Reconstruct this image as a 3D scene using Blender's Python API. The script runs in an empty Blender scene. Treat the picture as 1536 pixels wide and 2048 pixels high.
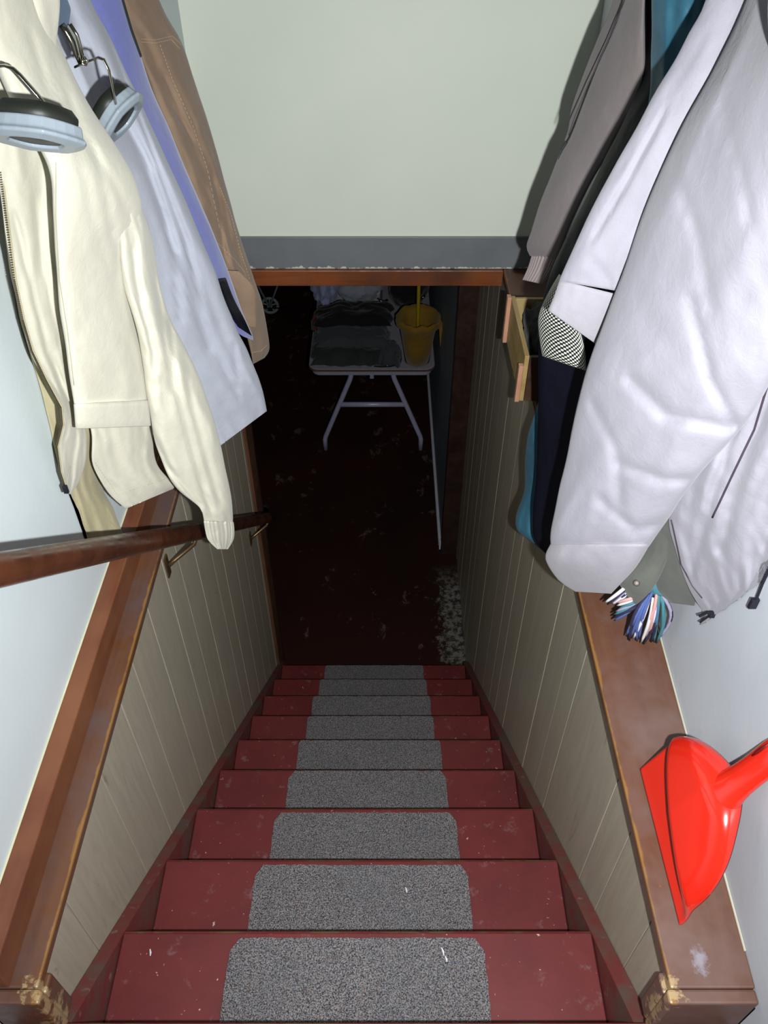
import bpy, bmesh, math, random
from mathutils import Vector, Matrix, noise
from mathutils.bvhtree import BVHTree
random.seed(7)
C = bpy.context.scene.collection
# ------------------------------------------------------------------ camera, light, exposure
Z0 = 3.476                       # eye height above the basement floor; shapes below are written relative to eye height
F = 1612.0
PITCH = math.radians(43.2)
cp, sp = math.cos(PITCH), math.sin(PITCH)
cam = bpy.data.cameras.new('camera'); camo = bpy.data.objects.new('camera', cam); C.objects.link(camo)
cam.sensor_width = 36; cam.sensor_fit = 'AUTO'; cam.lens = 36 * F / 2048; cam.clip_start = .02
camo.location = (0, 0, Z0); camo.rotation_euler = (math.pi / 2 - PITCH, 0, 0)
bpy.context.scene.camera = camo
w = bpy.data.worlds.new('world'); bpy.context.scene.world = w; w.use_nodes = True
w.node_tree.nodes['Background'].inputs[0].default_value = (.8, .85, 1, 1)
w.node_tree.nodes['Background'].inputs[1].default_value = .02
fl = bpy.data.lights.new('camera_flash', 'SPOT'); flo = bpy.data.objects.new('camera_flash', fl); C.objects.link(flo)
fl.spot_size = math.radians(132); fl.spot_blend = 1.0
fl.energy = 212; fl.color = (.96, .99, 1.0); fl.shadow_soft_size = .010
flo.location = (.088, -.012, Z0 - .058)
flo.rotation_euler = (math.pi / 2 - PITCH + math.radians(4), 0, 0); flo.scale = (.66, 1, 1)   # the flash reflector throws a tall, narrow beam
vs = bpy.context.scene.view_settings
vs.view_transform = 'Standard'; vs.look = 'None'; vs.gamma = 1; vs.use_curve_mapping = False; vs.exposure = 0.0

# ------------------------------------------------------------------ helpers
def P(u, v, y):                  # point at distance y ahead of the eye, seen at a given place
    s = (v - 1024) / F
    t = y / (cp - s * sp)
    return Vector(((u - 768) / F * t, y, (-sp - s * cp) * t))
def proj(p):
    t = p.y * cp - p.z * sp
    up = p.y * sp + p.z * cp
    return 768 + p.x / t * F, 1024 - up / t * F
def lin(c):
    return tuple(((x / 255) / 12.92 if x / 255 <= .04045 else ((x / 255 + .055) / 1.055) ** 2.4) for x in c)

ORIG = {}
class MB:
    def __init__(s): s.v = []; s.f = []; s.uv = {}
    def add(s, vs_, fs):
        b = len(s.v); s.v += [Vector(a) for a in vs_]; s.f += [tuple(i + b for i in f) for f in fs]; return s
    def box(s, x0, x1, y0, y1, z0, z1):
        return s.add([(x0,y0,z0),(x1,y0,z0),(x1,y1,z0),(x0,y1,z0),(x0,y0,z1),(x1,y0,z1),(x1,y1,z1),(x0,y1,z1)],
                     [(3,2,1,0),(4,5,6,7),(0,1,5,4),(1,2,6,5),(2,3,7,6),(3,0,4,7)])
    def prism_x(s, poly, x0, x1):        # poly of (y, z), extruded along x
        n = len(poly)
        return s.add([(x0, a, b) for a, b in poly] + [(x1, a, b) for a, b in poly],
                     [tuple(range(n)), tuple(range(2*n-1, n-1, -1))] + [(i, i + n, (i+1) % n + n, (i+1) % n) for i in range(n)])
    def prism_z(s, poly, z0, z1):
        n = len(poly)
        return s.add([(a, b, z0) for a, b in poly] + [(a, b, z1) for a, b in poly],
                     [tuple(range(n-1, -1, -1)), tuple(range(n, 2*n))] + [(i, (i+1) % n, (i+1) % n + n, i + n) for i in range(n)])
    def rings(s, R, cap=True, closed=True):
        n = len(R[0]); b = len(s.v)
        for r in R: s.v += [Vector(a) for a in r]
        for i in range(len(R) - 1):
            for j in range(n if closed else n - 1):
                k = (j + 1) % n
                s.f.append((b+i*n+j, b+i*n+k, b+(i+1)*n+k, b+(i+1)*n+j))
        if cap:
            s.f.append(tuple(b + j for j in range(n - 1, -1, -1))); e = b + (len(R) - 1) * n
            s.f.append(tuple(e + j for j in range(n)))
        return s
    def tube(s, pts, r, n=10, flat=1.0):
        pts = [Vector(p) for p in pts]; R = []; prev = None
        for i, p in enumerate(pts):
            d = (pts[min(i+1, len(pts)-1)] - pts[max(i-1, 0)]).normalized()
            if prev is None:
                a = Vector((0, 0, 1)) if abs(d.z) < .9 else Vector((1, 0, 0))
                prev = d.cross(a).normalized()
            x = (prev - d * prev.dot(d)).normalized(); prev = x; y = d.cross(x)
            rr = r[i] if isinstance(r, (list, tuple)) else r
            R.append([p + x * rr * math.cos(2*math.pi*j/n) + y * rr * flat * math.sin(2*math.pi*j/n) for j in range(n)])
        return s.rings(R)
    def build(s, name, mat, parent=None, smooth=False, bevel=0, label=None, cat=None, group=None, kind=None, recalc=True):
        me = bpy.data.meshes.new(name)
        if parent is not None: o0 = ORIG[parent.name]
        else:
            o0 = Vector(((min(v.x for v in s.v)+max(v.x for v in s.v))/2, (min(v.y for v in s.v)+max(v.y for v in s.v))/2, min(v.z for v in s.v)))
        me.from_pydata([v - o0 for v in s.v], [], s.f)
        if recalc:
            bm = bmesh.new(); bm.from_mesh(me); bmesh.ops.recalc_face_normals(bm, faces=bm.faces); bm.to_mesh(me); bm.free()
        if smooth:
            me.polygons.foreach_set('use_smooth', [True] * len(me.polygons))
        o = bpy.data.objects.new(name, me); C.objects.link(o); me.materials.append(mat)
        if parent is not None: o.parent = parent
        else: o.location = o0 + Vector((0, 0, Z0))
        ORIG[o.name] = o0
        if bevel:
            m = o.modifiers.new('bevel', 'BEVEL'); m.width = bevel; m.segments = 2; m.limit_method = 'ANGLE'
        if label: o['label'] = label
        if cat: o['category'] = cat
        if group: o['group'] = group
        if kind: o['kind'] = kind
        return o
def thing(name, label, cat, loc, group=None):
    o = bpy.data.objects.new(name, None); C.objects.link(o); o.empty_display_size = .05
    o.location = Vector(loc) + Vector((0, 0, Z0)); o['label'] = label; o['category'] = cat
    if group: o['group'] = group
    ORIG[o.name] = Vector(loc); return o
def struct(name, mb, mat, parent=None, bevel=0):
    return mb.build(name, mat, parent, bevel=bevel, kind=None if parent is not None else 'structure')

# ------------------------------------------------------------------ materials
class N:
    def __init__(s, name, rough=.6, metal=0.0, spec=.4):
        m = bpy.data.materials.new(name); m.use_nodes = True; s.m = m; s.t = m.node_tree
        s.b = s.t.nodes['Principled BSDF']; s.b.inputs['Roughness'].default_value = rough
        s.b.inputs['Metallic'].default_value = metal; s.b.inputs['Specular IOR Level'].default_value = spec
        s.co = s.t.nodes.new('ShaderNodeTexCoord').outputs['Object']
    def map(s, scale=(1,1,1), rot=(0,0,0), loc=(0,0,0), src=None):
        n = s.t.nodes.new('ShaderNodeMapping'); s.t.links.new(src or s.co, n.inputs[0])
        n.inputs['Scale'].default_value = scale; n.inputs['Rotation'].default_value = rot; n.inputs['Location'].default_value = loc
        return n.outputs[0]
    def noise(s, scale, detail=4, rough=.6, vec=None, dist=0):
        n = s.t.nodes.new('ShaderNodeTexNoise'); s.t.links.new(vec or s.co, n.inputs['Vector'])
        n.inputs['Scale'].default_value = scale; n.inputs['Detail'].default_value = detail; n.inputs['Roughness'].default_value = rough
        n.inputs['Distortion'].default_value = dist
        return n.outputs[0]
    def ramp(s, fac, a, b, ca=0.0, cb=1.0):
        n = s.t.nodes.new('ShaderNodeMapRange'); s.t.links.new(fac, n.inputs[0])
        for i, x in enumerate((a, b, ca, cb)): n.inputs[i+1].default_value = x
        return n.outputs[0]
    def mix(s, fac, a, b):
        n = s.t.nodes.new('ShaderNodeMix'); n.data_type = 'RGBA'
        if isinstance(fac, (int, float)): n.inputs[0].default_value = fac
        else: s.t.links.new(fac, n.inputs[0])
        for i, c in ((6, a), (7, b)):
            if isinstance(c, tuple): n.inputs[i].default_value = c[:3] + (1,)
            else: s.t.links.new(c, n.inputs[i])
        return n.outputs[2]
    def math(s, op, a, b=0.0):
        n = s.t.nodes.new('ShaderNodeMath'); n.operation = op
        for i, x in enumerate((a, b)):
            if isinstance(x, (int, float)): n.inputs[i].default_value = x
            else: s.t.links.new(x, n.inputs[i])
        return n.outputs[0]
    def sep(s, i, src=None):
        n = s.t.nodes.new('ShaderNodeSeparateXYZ'); s.t.links.new(src or s.co, n.inputs[0]); return n.outputs[i]
    def col(s, c):
        if isinstance(c, tuple): s.b.inputs['Base Color'].default_value = c[:3] + (1,)
        else: s.t.links.new(c, s.b.inputs['Base Color'])
        return s
    def rough(s, x): s.t.links.new(x, s.b.inputs['Roughness']); return s
    def bump(s, h, strength=.3, dist=.002, prev=None):
        n = s.t.nodes.new('ShaderNodeBump'); n.inputs['Strength'].default_value = strength; n.inputs['Distance'].default_value = dist
        s.t.links.new(h, n.inputs['Height'])
        if prev: s.t.links.new(prev, n.inputs['Normal'])
        s.t.links.new(n.outputs[0], s.b.inputs['Normal']); return n.outputs[0]

def plaster(name, col, col2, spots=None):
    n = N(name, .55, spec=.35)
    c = n.mix(n.ramp(n.noise(2.2, 3), .35, .65), col, col2)
    if spots: c = n.mix(n.ramp(n.noise(26, 3, .7), .70, .76, 0, .6), c, spots)
    n.col(c); n.bump(n.noise(60, 4), .25, .0012); return n.m
def fabric(name, col, col2=None, weave=900, sheen=.15, rough=.85, bump=.25):
    n = N(name, rough, spec=.15)
    col2 = col2 or tuple(x * .86 for x in col)
    c = n.mix(n.ramp(n.noise(9, 4), .35, .7), col, col2)
    c = n.mix(n.ramp(n.noise(weave, 1), .3, .7, 0, .25), c, tuple(x * .75 for x in col2))
    n.col(c); n.b.inputs['Sheen Weight'].default_value = sheen; n.b.inputs['Sheen Roughness'].default_value = .5
    h = n.noise(45, 5, .6, dist=.6)
    b1 = n.bump(h, bump, .004); n.bump(n.noise(weave, 2), .18, .0006, b1); return n.m
def wood(name, a, b, c3, axis='y', rough=.42, scale=1.0, wear=None, wearamt=.62):
    n = N(name, rough, spec=.5)
    sc = {'y': (30*scale, 1.6, 30*scale), 'x': (1.6, 30*scale, 30*scale), 'z': (30*scale, 30*scale, 1.6)}[axis]
    g = n.noise(1.6, 6, .65, n.map(sc), .4)
    c = n.mix(n.ramp(g, .3, .7), a, b)
    c = n.mix(n.ramp(n.noise(5, 4), .42, .68), c, c3)
    if wear: c = n.mix(n.ramp(n.noise(120, 4, .75), wearamt, wearamt + .1, 0, .7), c, wear)
    n.col(c); n.rough(n.ramp(n.noise(20, 4), .3, .7, rough - .1, rough + .15)); n.bump(g, .15, .001); return n
def plain(name, col, rough=.5, metal=0.0, var=.85, spec=.4, bump=.1):
    n = N(name, rough, metal, spec); n.col(n.mix(n.ramp(n.noise(30, 3), .3, .7), col, tuple(x * var for x in col)))
    n.bump(n.noise(200, 3), bump, .0008); return n.m

M = {}
M['wall_back'] = plaster('back_wall_paint', lin((222, 226, 212)), lin((216, 221, 207)))
M['wall_left'] = plaster('left_wall_paint', lin((212, 221, 223)), lin((204, 213, 216)))
M['wall_right'] = plaster('right_wall_paint', lin((186, 190, 196)), lin((174, 179, 185)), lin((150, 148, 140)))
M['ceiling'] = plaster('ceiling_paint', lin((200, 205, 200)), lin((190, 196, 190)))
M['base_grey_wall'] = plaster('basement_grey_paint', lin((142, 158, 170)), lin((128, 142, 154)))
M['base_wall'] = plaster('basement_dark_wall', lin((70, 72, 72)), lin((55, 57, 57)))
M['joint'] = plain('panel_joint_pale', lin((205, 196, 178)), .7)
# red stair paint with chips and specks
n = N('red_stair_paint', .45, spec=.35)
c = n.mix(n.ramp(n.noise(6, 4), .35, .7), lin((100, 38, 38)), lin((84, 32, 33)))
c = n.mix(n.ramp(n.noise(22, 5, .7), .60, .72, 0, .55), c, lin((120, 96, 96)))
c = n.mix(n.ramp(n.noise(95, 3, .6, n.map(rot=(.5, .4, .3))), .70, .74, 0, .9), c, lin((185, 160, 145)))
n.col(c); n.bump(n.noise(40, 5), .25, .001); M['red'] = n.m
n = N('worn_nosing', .5)
c = n.mix(n.ramp(n.noise(11, 5, .7, n.map((1, 1, 1), (.4, .5, .6))), .50, .60), lin((100, 38, 36)), lin((92, 70, 42)))
c = n.mix(n.ramp(n.noise(70, 3), .66, .7), c, lin((60, 48, 30))); n.col(c); n.bump(n.noise(80, 4), .5, .002); M['nosing'] = n.m
n = N('skirt_paint', .5)
c = n.mix(n.ramp(n.noise(9, 5, .7), .42, .62), lin((112, 50, 48)), lin((92, 74, 66)))
c = n.mix(n.ramp(n.noise(35, 4), .62, .72, 0, .6), c, lin((130, 120, 110))); n.col(c); n.bump(n.noise(50, 4), .3, .001); M['skirt'] = n.m
# carpet: looped, heathered
n = N('grey_loop_carpet', .95, spec=.1)
a = n.noise(420, 2, .6, n.map(rot=(.5, .4, .3))); b = n.noise(300, 2, .6, n.map(rot=(.7, .3, .9)))
c = n.mix(n.ramp(a, .40, .60), lin((40, 40, 42)), lin((138, 134, 135)))
c = n.mix(n.ramp(b, .52, .66, 0, .75), c, lin((112, 92, 84)))
c = n.mix(n.ramp(n.noise(260, 2, .6, n.map(rot=(.9, .8, .2))), .58, .66, 0, .6), c, lin((58, 74, 98)))
c = n.mix(n.ramp(n.noise(7, 3), .4, .7, 0, .22), c, lin((78, 84, 90)))
n.col(c); n.bump(a, .9, .004); M['carpet'] = n.m
# panelling
n = N('beige_wood_panelling', .38, spec=.45)
g = n.noise(2.0, 6, .7, n.map((8, 26, 2.2), (math.radians(12), 0, 0)), 1.2)
c = n.mix(n.ramp(g, .35, .65), lin((174, 165, 147)), lin((161, 152, 135)))
c = n.mix(n.ramp(g, .66, .74, 0, .5), c, lin((120, 96, 72)))
c = n.mix(n.ramp(n.noise(14, 5, .7, n.map((1, 1.6, .5))), .66, .72, 0, .5), c, lin((95, 88, 74)))
n.col(c); n.bump(g, .12, .001); M['panel'] = n.m
M['jamb'] = wood('dark_jamb_wood', lin((44, 26, 20)), lin((34, 21, 17)), lin((54, 34, 26)), 'z').m
M['trim_dark'] = wood('corner_trim_wood', lin((92, 56, 38)), lin((76, 46, 32)), lin((100, 64, 44)), 'z').m
LEDGE = -1.278
def ledge_mat(name, edge_sign, ex, base, base2, cloud):
    n = wood(name, base, base2, cloud, 'y', .40, wear=lin((200, 165, 140)), wearamt=.70)
    prev = n.b.inputs['Base Color'].links[0].from_socket
    g = n.t.nodes.new('ShaderNodeNewGeometry').outputs['Position']
    x = n.sep(0, g); d = n.math('MULTIPLY', n.math('SUBTRACT', x, ex), edge_sign)   # distance in from the worn edge
    e = n.math('ADD', d, n.ramp(n.noise(14, 4), .3, .7, -.004, .004))
    ez = n.ramp(n.sep(2, g), Z0 + LEDGE - .007, Z0 + LEDGE - .003)
    c = n.mix(n.math('MULTIPLY', n.ramp(e, .0045, .0015, 0, .75), ez), prev, lin((136, 96, 44)))
    # bare wood at the knocked near corner
    y = n.sep(1, g)
    r = n.math('SQRT', n.math('ADD', n.math('POWER', n.math('MULTIPLY', d, .9), 2), n.math('POWER', n.math('SUBTRACT', y, .37), 2)))
    r = n.math('ADD', r, n.ramp(n.noise(38, 5, .7), .3, .7, -.024, .024))
    c = n.mix(n.ramp(r, .015, .006, 0, .8), c, lin((162, 138, 100)))
    if edge_sign > 0:                            # chalky scuff near the end of the right ledge
        q = n.math('SQRT', n.math('ADD', n.math('POWER', n.math('SUBTRACT', x, .459), 2), n.math('POWER', n.math('MULTIPLY', n.math('SUBTRACT', y, .408), .6), 2)))
        q = n.math('ADD', q, n.ramp(n.noise(90, 4, .7), .3, .7, -.006, .006))
        c = n.mix(n.ramp(q, .013, .004, 0, .5), c, lin((150, 150, 166)))
    n.col(c); return n.m
M['ledge_r'] = ledge_mat('ledge_stain_right', 1, .408, lin((100, 66, 50)), lin((86, 56, 43)), lin((102, 82, 76)))
M['ledge_l'] = ledge_mat('ledge_stain_left', -1, -.493, lin((104, 66, 38)), lin((84, 52, 36)), lin((84, 68, 66)))
M['strip'] = wood('strip_stain', lin((110, 64, 40)), lin((92, 50, 34)), lin((116, 72, 46)), 'y', .38, wear=lin((190, 150, 110)), wearamt=.74).m
M['header'] = wood('header_wood', lin((138, 76, 38)), lin((112, 58, 30)), lin((84, 46, 28)), 'x', .4).m
M['rail'] = wood('handrail_varnish', lin((72, 38, 24)), lin((50, 28, 20)), lin((84, 46, 28)), 'y', .25).m
n = N('grey_base_paint', .45)
c = n.mix(n.ramp(n.noise(5, 4), .35, .7), lin((117, 121, 124)), lin((107, 111, 114)))
z = n.math('ADD', n.sep(2), n.ramp(n.noise(26, 5, .7, n.map((1, 1, .2))), .3, .7, -.012, .010))
c = n.mix(n.ramp(z, .0035, .0015), c, lin((196, 200, 186))); n.col(c); n.bump(n.noise(60, 4), .2, .001); M['grey_trim'] = n.m
# basement floor: dark red paint, peeled
n = N('peeling_floor_paint', .6, spec=.2)
c = n.mix(n.ramp(n.noise(1.3, 3), .4, .7), lin((46, 20, 16)), lin((34, 18, 14)))
pk = n.noise(7, 7, .72, n.map((1, .8, 1)), .3)
c = n.mix(n.ramp(pk, .60, .64, 0, .55), c, lin((104, 88, 78)))
g = n.t.nodes.new('ShaderNodeNewGeometry').outputs['Position']
ex = n.math('ADD', n.sep(0, g), n.ramp(n.noise(16, 6, .8), .3, .7, -.09, .09))
ey = n.ramp(n.sep(1, g), 3.25, 3.05)
wr = n.math('MULTIPLY', n.ramp(ex, .30, .33), ey)
c = n.mix(wr, c, n.mix(n.ramp(n.noise(30, 5, .8), .45, .55), lin((112, 106, 100)), lin((44, 42, 38))))
n.col(c); n.bump(pk, .5, .002); M['floor'] = n.m
M['cream'] = fabric('cream_cotton', lin((192, 189, 173)), lin((186, 182, 165)))
M['cream_in'] = fabric('cream_lining', lin((170, 161, 128)))
M['pale'] = fabric('pale_blue_grey_cotton', lin((166, 169, 179)), lin((158, 161, 172)))
M['peri'] = fabric('periwinkle_fleece', lin((118, 124, 184)), lin((106, 112, 174)), 500, .4)
M['navy'] = fabric('navy_nylon', lin((18, 20, 34)), lin((14, 15, 25)), 700, 0, .5)
M['tan'] = fabric('tan_canvas', lin((144, 122, 102)), lin((130, 108, 90)), bump=.35)
M['tan_stitch'] = fabric('tan_thread', lin((186, 160, 132)))
M['taupe'] = fabric('taupe_microfibre', lin((124, 116, 116)), lin((114, 107, 105)))
M['taupe_rib'] = fabric('taupe_rib', lin((150, 138, 136)))
M['teal'] = fabric('teal_nylon', lin((52, 98, 116)), lin((36, 74, 92)), 700, .05, .45)
M['lav'] = fabric('lavender_white_poplin', lin((143, 141, 150)), lin((137, 135, 144)), bump=.3)
M['lav_warm'] = fabric('lavender_cuff', lin((147, 144, 151)))
M['olive'] = fabric('olive_grey_cotton', lin((88, 90, 84)), lin((78, 80, 75)))
M['black'] = fabric('black_cloth', (.008, .008, .010), (.005, .005, .006))
M['piping'] = plain('dark_piping', lin((60, 50, 60)), .6)
M['strap'] = fabric('slate_webbing', lin((72, 84, 100)))
M['zip'] = plain('zip_metal', lin((120, 110, 96)), .35, .9)
M['zipdark'] = plain('zip_pull_dark', lin((60, 60, 72)), .3, .8)
M['chrome'] = plain('chrome', lin((190, 186, 170)), .16, 1.0)
M['grip_grey'] = plain('grey_plastic', lin((132, 142, 150)), .35)
M['grip_black'] = plain('black_rubber', (.012, .014, .010), .5)
M['brass'] = plain('bronze_bracket', lin((120, 96, 70)), .35, .8)
n = N('red_glossy_plastic', .16, spec=.55); n.col(lin((196, 34, 20))); n.b.inputs['Coat Weight'].default_value = .5; n.b.inputs['Coat Roughness'].default_value = .1
n.b.inputs['Subsurface Weight'].default_value = 0.0; M['redplastic'] = n.m
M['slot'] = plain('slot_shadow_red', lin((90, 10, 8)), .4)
M['pine'] = wood('pine_board', lin((168, 142, 92)), lin((144, 118, 70)), lin((176, 152, 104)), 'y', .5).m
M['pink_wood'] = wood('pinkish_cleat', lin((190, 140, 114)), lin((172, 120, 96)), lin((196, 150, 122)), 'z', .5).m
M['brown_box'] = wood('brown_end_board', lin((70, 44, 30)), lin((54, 34, 24)), lin((76, 50, 34)), 'x', .5).m
M['table'] = plain('table_laminate', lin((150, 148, 158)), .4)
M['table_rim'] = plain('table_rim', lin((146, 146, 162)), .4)
M['table_edge'] = plain('table_brown_edge', lin((96, 72, 62)), .5)
M['table_leg'] = plain('table_leg_enamel', lin((172, 172, 196)), .35, .1)
M['yellow'] = fabric('mustard_cloth', lin((128, 98, 30)), lin((112, 84, 24)))
M['yellow_in'] = fabric('mustard_cloth_inside', lin((120, 98, 30)))
M['pole'] = plain('yellow_pole', lin((170, 150, 30)), .4)
M['laundry'] = fabric('pale_blue_laundry', lin((140, 148, 180)))
M['laundry2'] = fabric('grey_laundry', lin((136, 142, 150)))
M['darkgreen'] = fabric('dark_green_cloth', lin((46, 52, 50)), lin((34, 40, 38)))
M['darkgrey'] = fabric('charcoal_cloth', lin((60, 64, 68)))
M['rust'] = fabric('rust_cloth', lin((86, 44, 32)))
M['wheel'] = plain('grey_wheel_plastic', lin((130, 140, 144)), .5)
M['white'] = plain('white_plastic', lin((200, 200, 206)), .5)
n = N('reflective_mesh', .4, spec=.5)
uv = n.t.nodes.new('ShaderNodeUVMap').outputs[0]
uu = n.math('SINE', n.math('MULTIPLY', n.sep(0, uv), math.pi * 2)); vv = n.math('SINE', n.math('MULTIPLY', n.sep(1, uv), math.pi * 2))
d = n.ramp(n.math('MULTIPLY', uu, vv), -.02, .22)
n.col(n.mix(d, lin((24, 26, 30)), lin((225, 228, 214)))); n.bump(d, .5, .001); M['mesh'] = n.m

# ------------------------------------------------------------------ room shell
STEP_Y, STEP_Z = .2255, .203
NY = [.368] + [.58 + STEP_Y * k for k in range(9)]         # nosing positions
NZ = [-1.424] + [-1.649 - STEP_Z * k for k in range(9)]
FLOOR = -3.476
CEIL = .98
LEDGE = -1.278
BW = 2.583                                                 # upper back wall
XL, XR = -.530, .430                                       # panelled faces
def xr_wall(y): return .53 + .035 * (y - .4)
def nose(y):                                               # height of the line through the nosings
    return -1.649 - (y - .58) * STEP_Z / STEP_Y
struct('floor', MB().box(-3.1, 1.2, 0.2, 7.7, FLOOR - .1, FLOOR), M['floor'])
struct('wall_back', MB().box(-.9, .95, BW, BW + .12, LEDGE - .0, CEIL), M['wall_back'])
struct('wall_left', MB().box(-.70, -.568, -1.3, BW, LEDGE - .022, CEIL).box(-.70, -.568, -1.3, .352, -1.424, LEDGE - .022), M['wall_left'])
b = MB()
b.prism_z([(xr_wall(-1.3), -1.3), (.95, -1.3), (.95, BW), (xr_wall(BW), BW)], LEDGE - .022, CEIL)
b.prism_z([(xr_wall(-1.3), -1.3), (.95, -1.3), (.95, .352), (xr_wall(.352), .352)], -1.424, LEDGE - .022)
struct('wall_right', b, M['wall_right'])
struct('wall_behind', MB().box(-.9, .95, -1.42, -1.3, -1.424, CEIL), M['wall_left'])
struct('ceiling', MB().box(-.9, .95, -1.42, BW + .12, CEIL, CEIL + .1), M['ceiling'])
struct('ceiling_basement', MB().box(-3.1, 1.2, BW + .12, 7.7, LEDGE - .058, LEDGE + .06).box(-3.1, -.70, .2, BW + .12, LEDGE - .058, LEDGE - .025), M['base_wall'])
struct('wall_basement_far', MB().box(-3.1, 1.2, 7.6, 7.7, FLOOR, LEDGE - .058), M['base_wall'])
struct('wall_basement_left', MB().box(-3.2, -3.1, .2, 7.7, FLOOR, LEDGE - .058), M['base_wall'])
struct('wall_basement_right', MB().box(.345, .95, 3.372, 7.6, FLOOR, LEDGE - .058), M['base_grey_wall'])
struct('wall_basement_near', MB().box(-3.1, 1.2, .1, .2, FLOOR, -1.46), M['base_wall'])
# grey strip at the foot of the back wall, wooden header under it
struct('trim_1', MB().box(-.568, .606, BW - .010, BW, LEDGE, LEDGE + .112), M['grey_trim'], bevel=.002)
struct('trim_2', MB().box(-.528, .407, BW - .022, BW + .12, LEDGE - .058, LEDGE - .0005), M['header'], bevel=.003)
# landing
ld = struct('floor_landing', MB().box(-.9, .95, -1.42, .33, -1.46, -1.4245), M['red'])
b = MB().box(-.515, .412, .33, NY[0], -1.456, -1.424); b.build('nosing', M['nosing'], ld, bevel=.006)
# knee walls with separate boards
def knee(name, xf, side, y1, joints, top):
    b = MB()
    xa, xb = (xf + .005 * side, xf + .20 * side)
    b.box(min(xa, xb), max(xa, xb), .374, y1, FLOOR, top)
    root = struct(name, b, M['joint'])
    ys = [.398] + joints + [y1]
    for i in range(len(ys) - 1):
        a, c = ys[i] + .0014, ys[i+1] - .0014
        dx = random.uniform(0, .0009)
        x0, x1 = sorted((xf + dx * side, xf + .006 * side))
        zb0, zb1 = max(FLOOR, nose(a) - .30), max(FLOOR, nose(c) - .30)
        MB().prism_x([(a, zb0), (c, zb1), (c, top), (a, top)], x0, x1).build('panel_board', M['panel'], root, bevel=.0008)
    return root
kl = knee('wall_left_stair', XL, -1, 2.52, [.535, .762, .919, 1.02, 1.17, 1.32, 1.43, 1.567, 1.72, 1.83, 1.98, 2.12, 2.24, 2.38], LEDGE - .022)
kr = knee('wall_right_stair', XR, 1, 3.33, [.495, .643, .743, 1.044, 1.145, 1.287, 1.478, 1.60, 1.76, 1.88, 2.04, 2.19, 2.30, 2.46, 2.62, 2.76, 2.90, 3.04, 3.18], LEDGE - .022)
MB().box(XL - .002, XL + .012, 2.41, 2.52, FLOOR, LEDGE - .06).build('corner_trim', M['trim_dark'], kl, bevel=.003)
struct('wall_left_stair_end', MB().box(-.70, XL + .012, 2.52, 2.54, FLOOR, LEDGE - .06), M['jamb'])
struct('door_1', MB().box(.338, .62, 3.33, 3.37, FLOOR, LEDGE - .058), M['jamb'], bevel=.003)
# ledges
def ledge_r():
    b = MB().prism_z([(.408, .372), (xr_wall(.372), .372), (xr_wall(BW), BW - .01), (.408, BW - .01)], LEDGE - .022, LEDGE)
    return struct('trim_3', b, M['ledge_r'], bevel=.003)
lr = ledge_r()
ebr = MB().box(.402, xr_wall(.36), .352, .3715, -1.424, LEDGE - .001).box(.402, .53, .3715, .400, -1.424, LEDGE - .0225)
ebr.build('end_block', M['ledge_r'], lr, bevel=.004)
cl = MB(); cl.tube([(xr_wall(y) - .002, y, LEDGE + .002) for y in [.42 + i * .1 for i in range(21)]], .0018, 6).build('caulk_bead', plain('caulk', lin((178, 176, 158)), .6), lr)
ll = struct('trim_4', MB().box(-.568, -.493, .372, BW - .01, LEDGE - .022, LEDGE), M['ledge_l'], bevel=.003)
MB().box(-.568, -.532, .372, BW - .01, LEDGE, LEDGE + .066).build('raised_strip', M['strip'], ll, bevel=.003)
MB().box(-.568, -.486, .352, .3715, -1.424, LEDGE - .001).box(-.54, -.487, .3715, .400, -1.424, LEDGE - .0225).build('end_block', M['ledge_l'], ll, bevel=.004)
MB().tube([(-.5665, y, LEDGE + .067) for y in [.42 + i * .1 for i in range(21)]], .0018, 6).build('caulk_bead', plain('caulk_left', lin((205, 203, 170)), .6), ll)
# pale skirting bead along the basement wall
struct('baseboard_right', MB().tube([(.337, 3.40, FLOOR + .014), (.337, 7.5, FLOOR + .014)], .010, 8), plain('white_bead', lin((196, 198, 206)), .5))
struct('baseboard_right_cap', MB().box(.330, .344, 3.374, 3.40, FLOOR, FLOOR + .05), M['white'])

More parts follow.
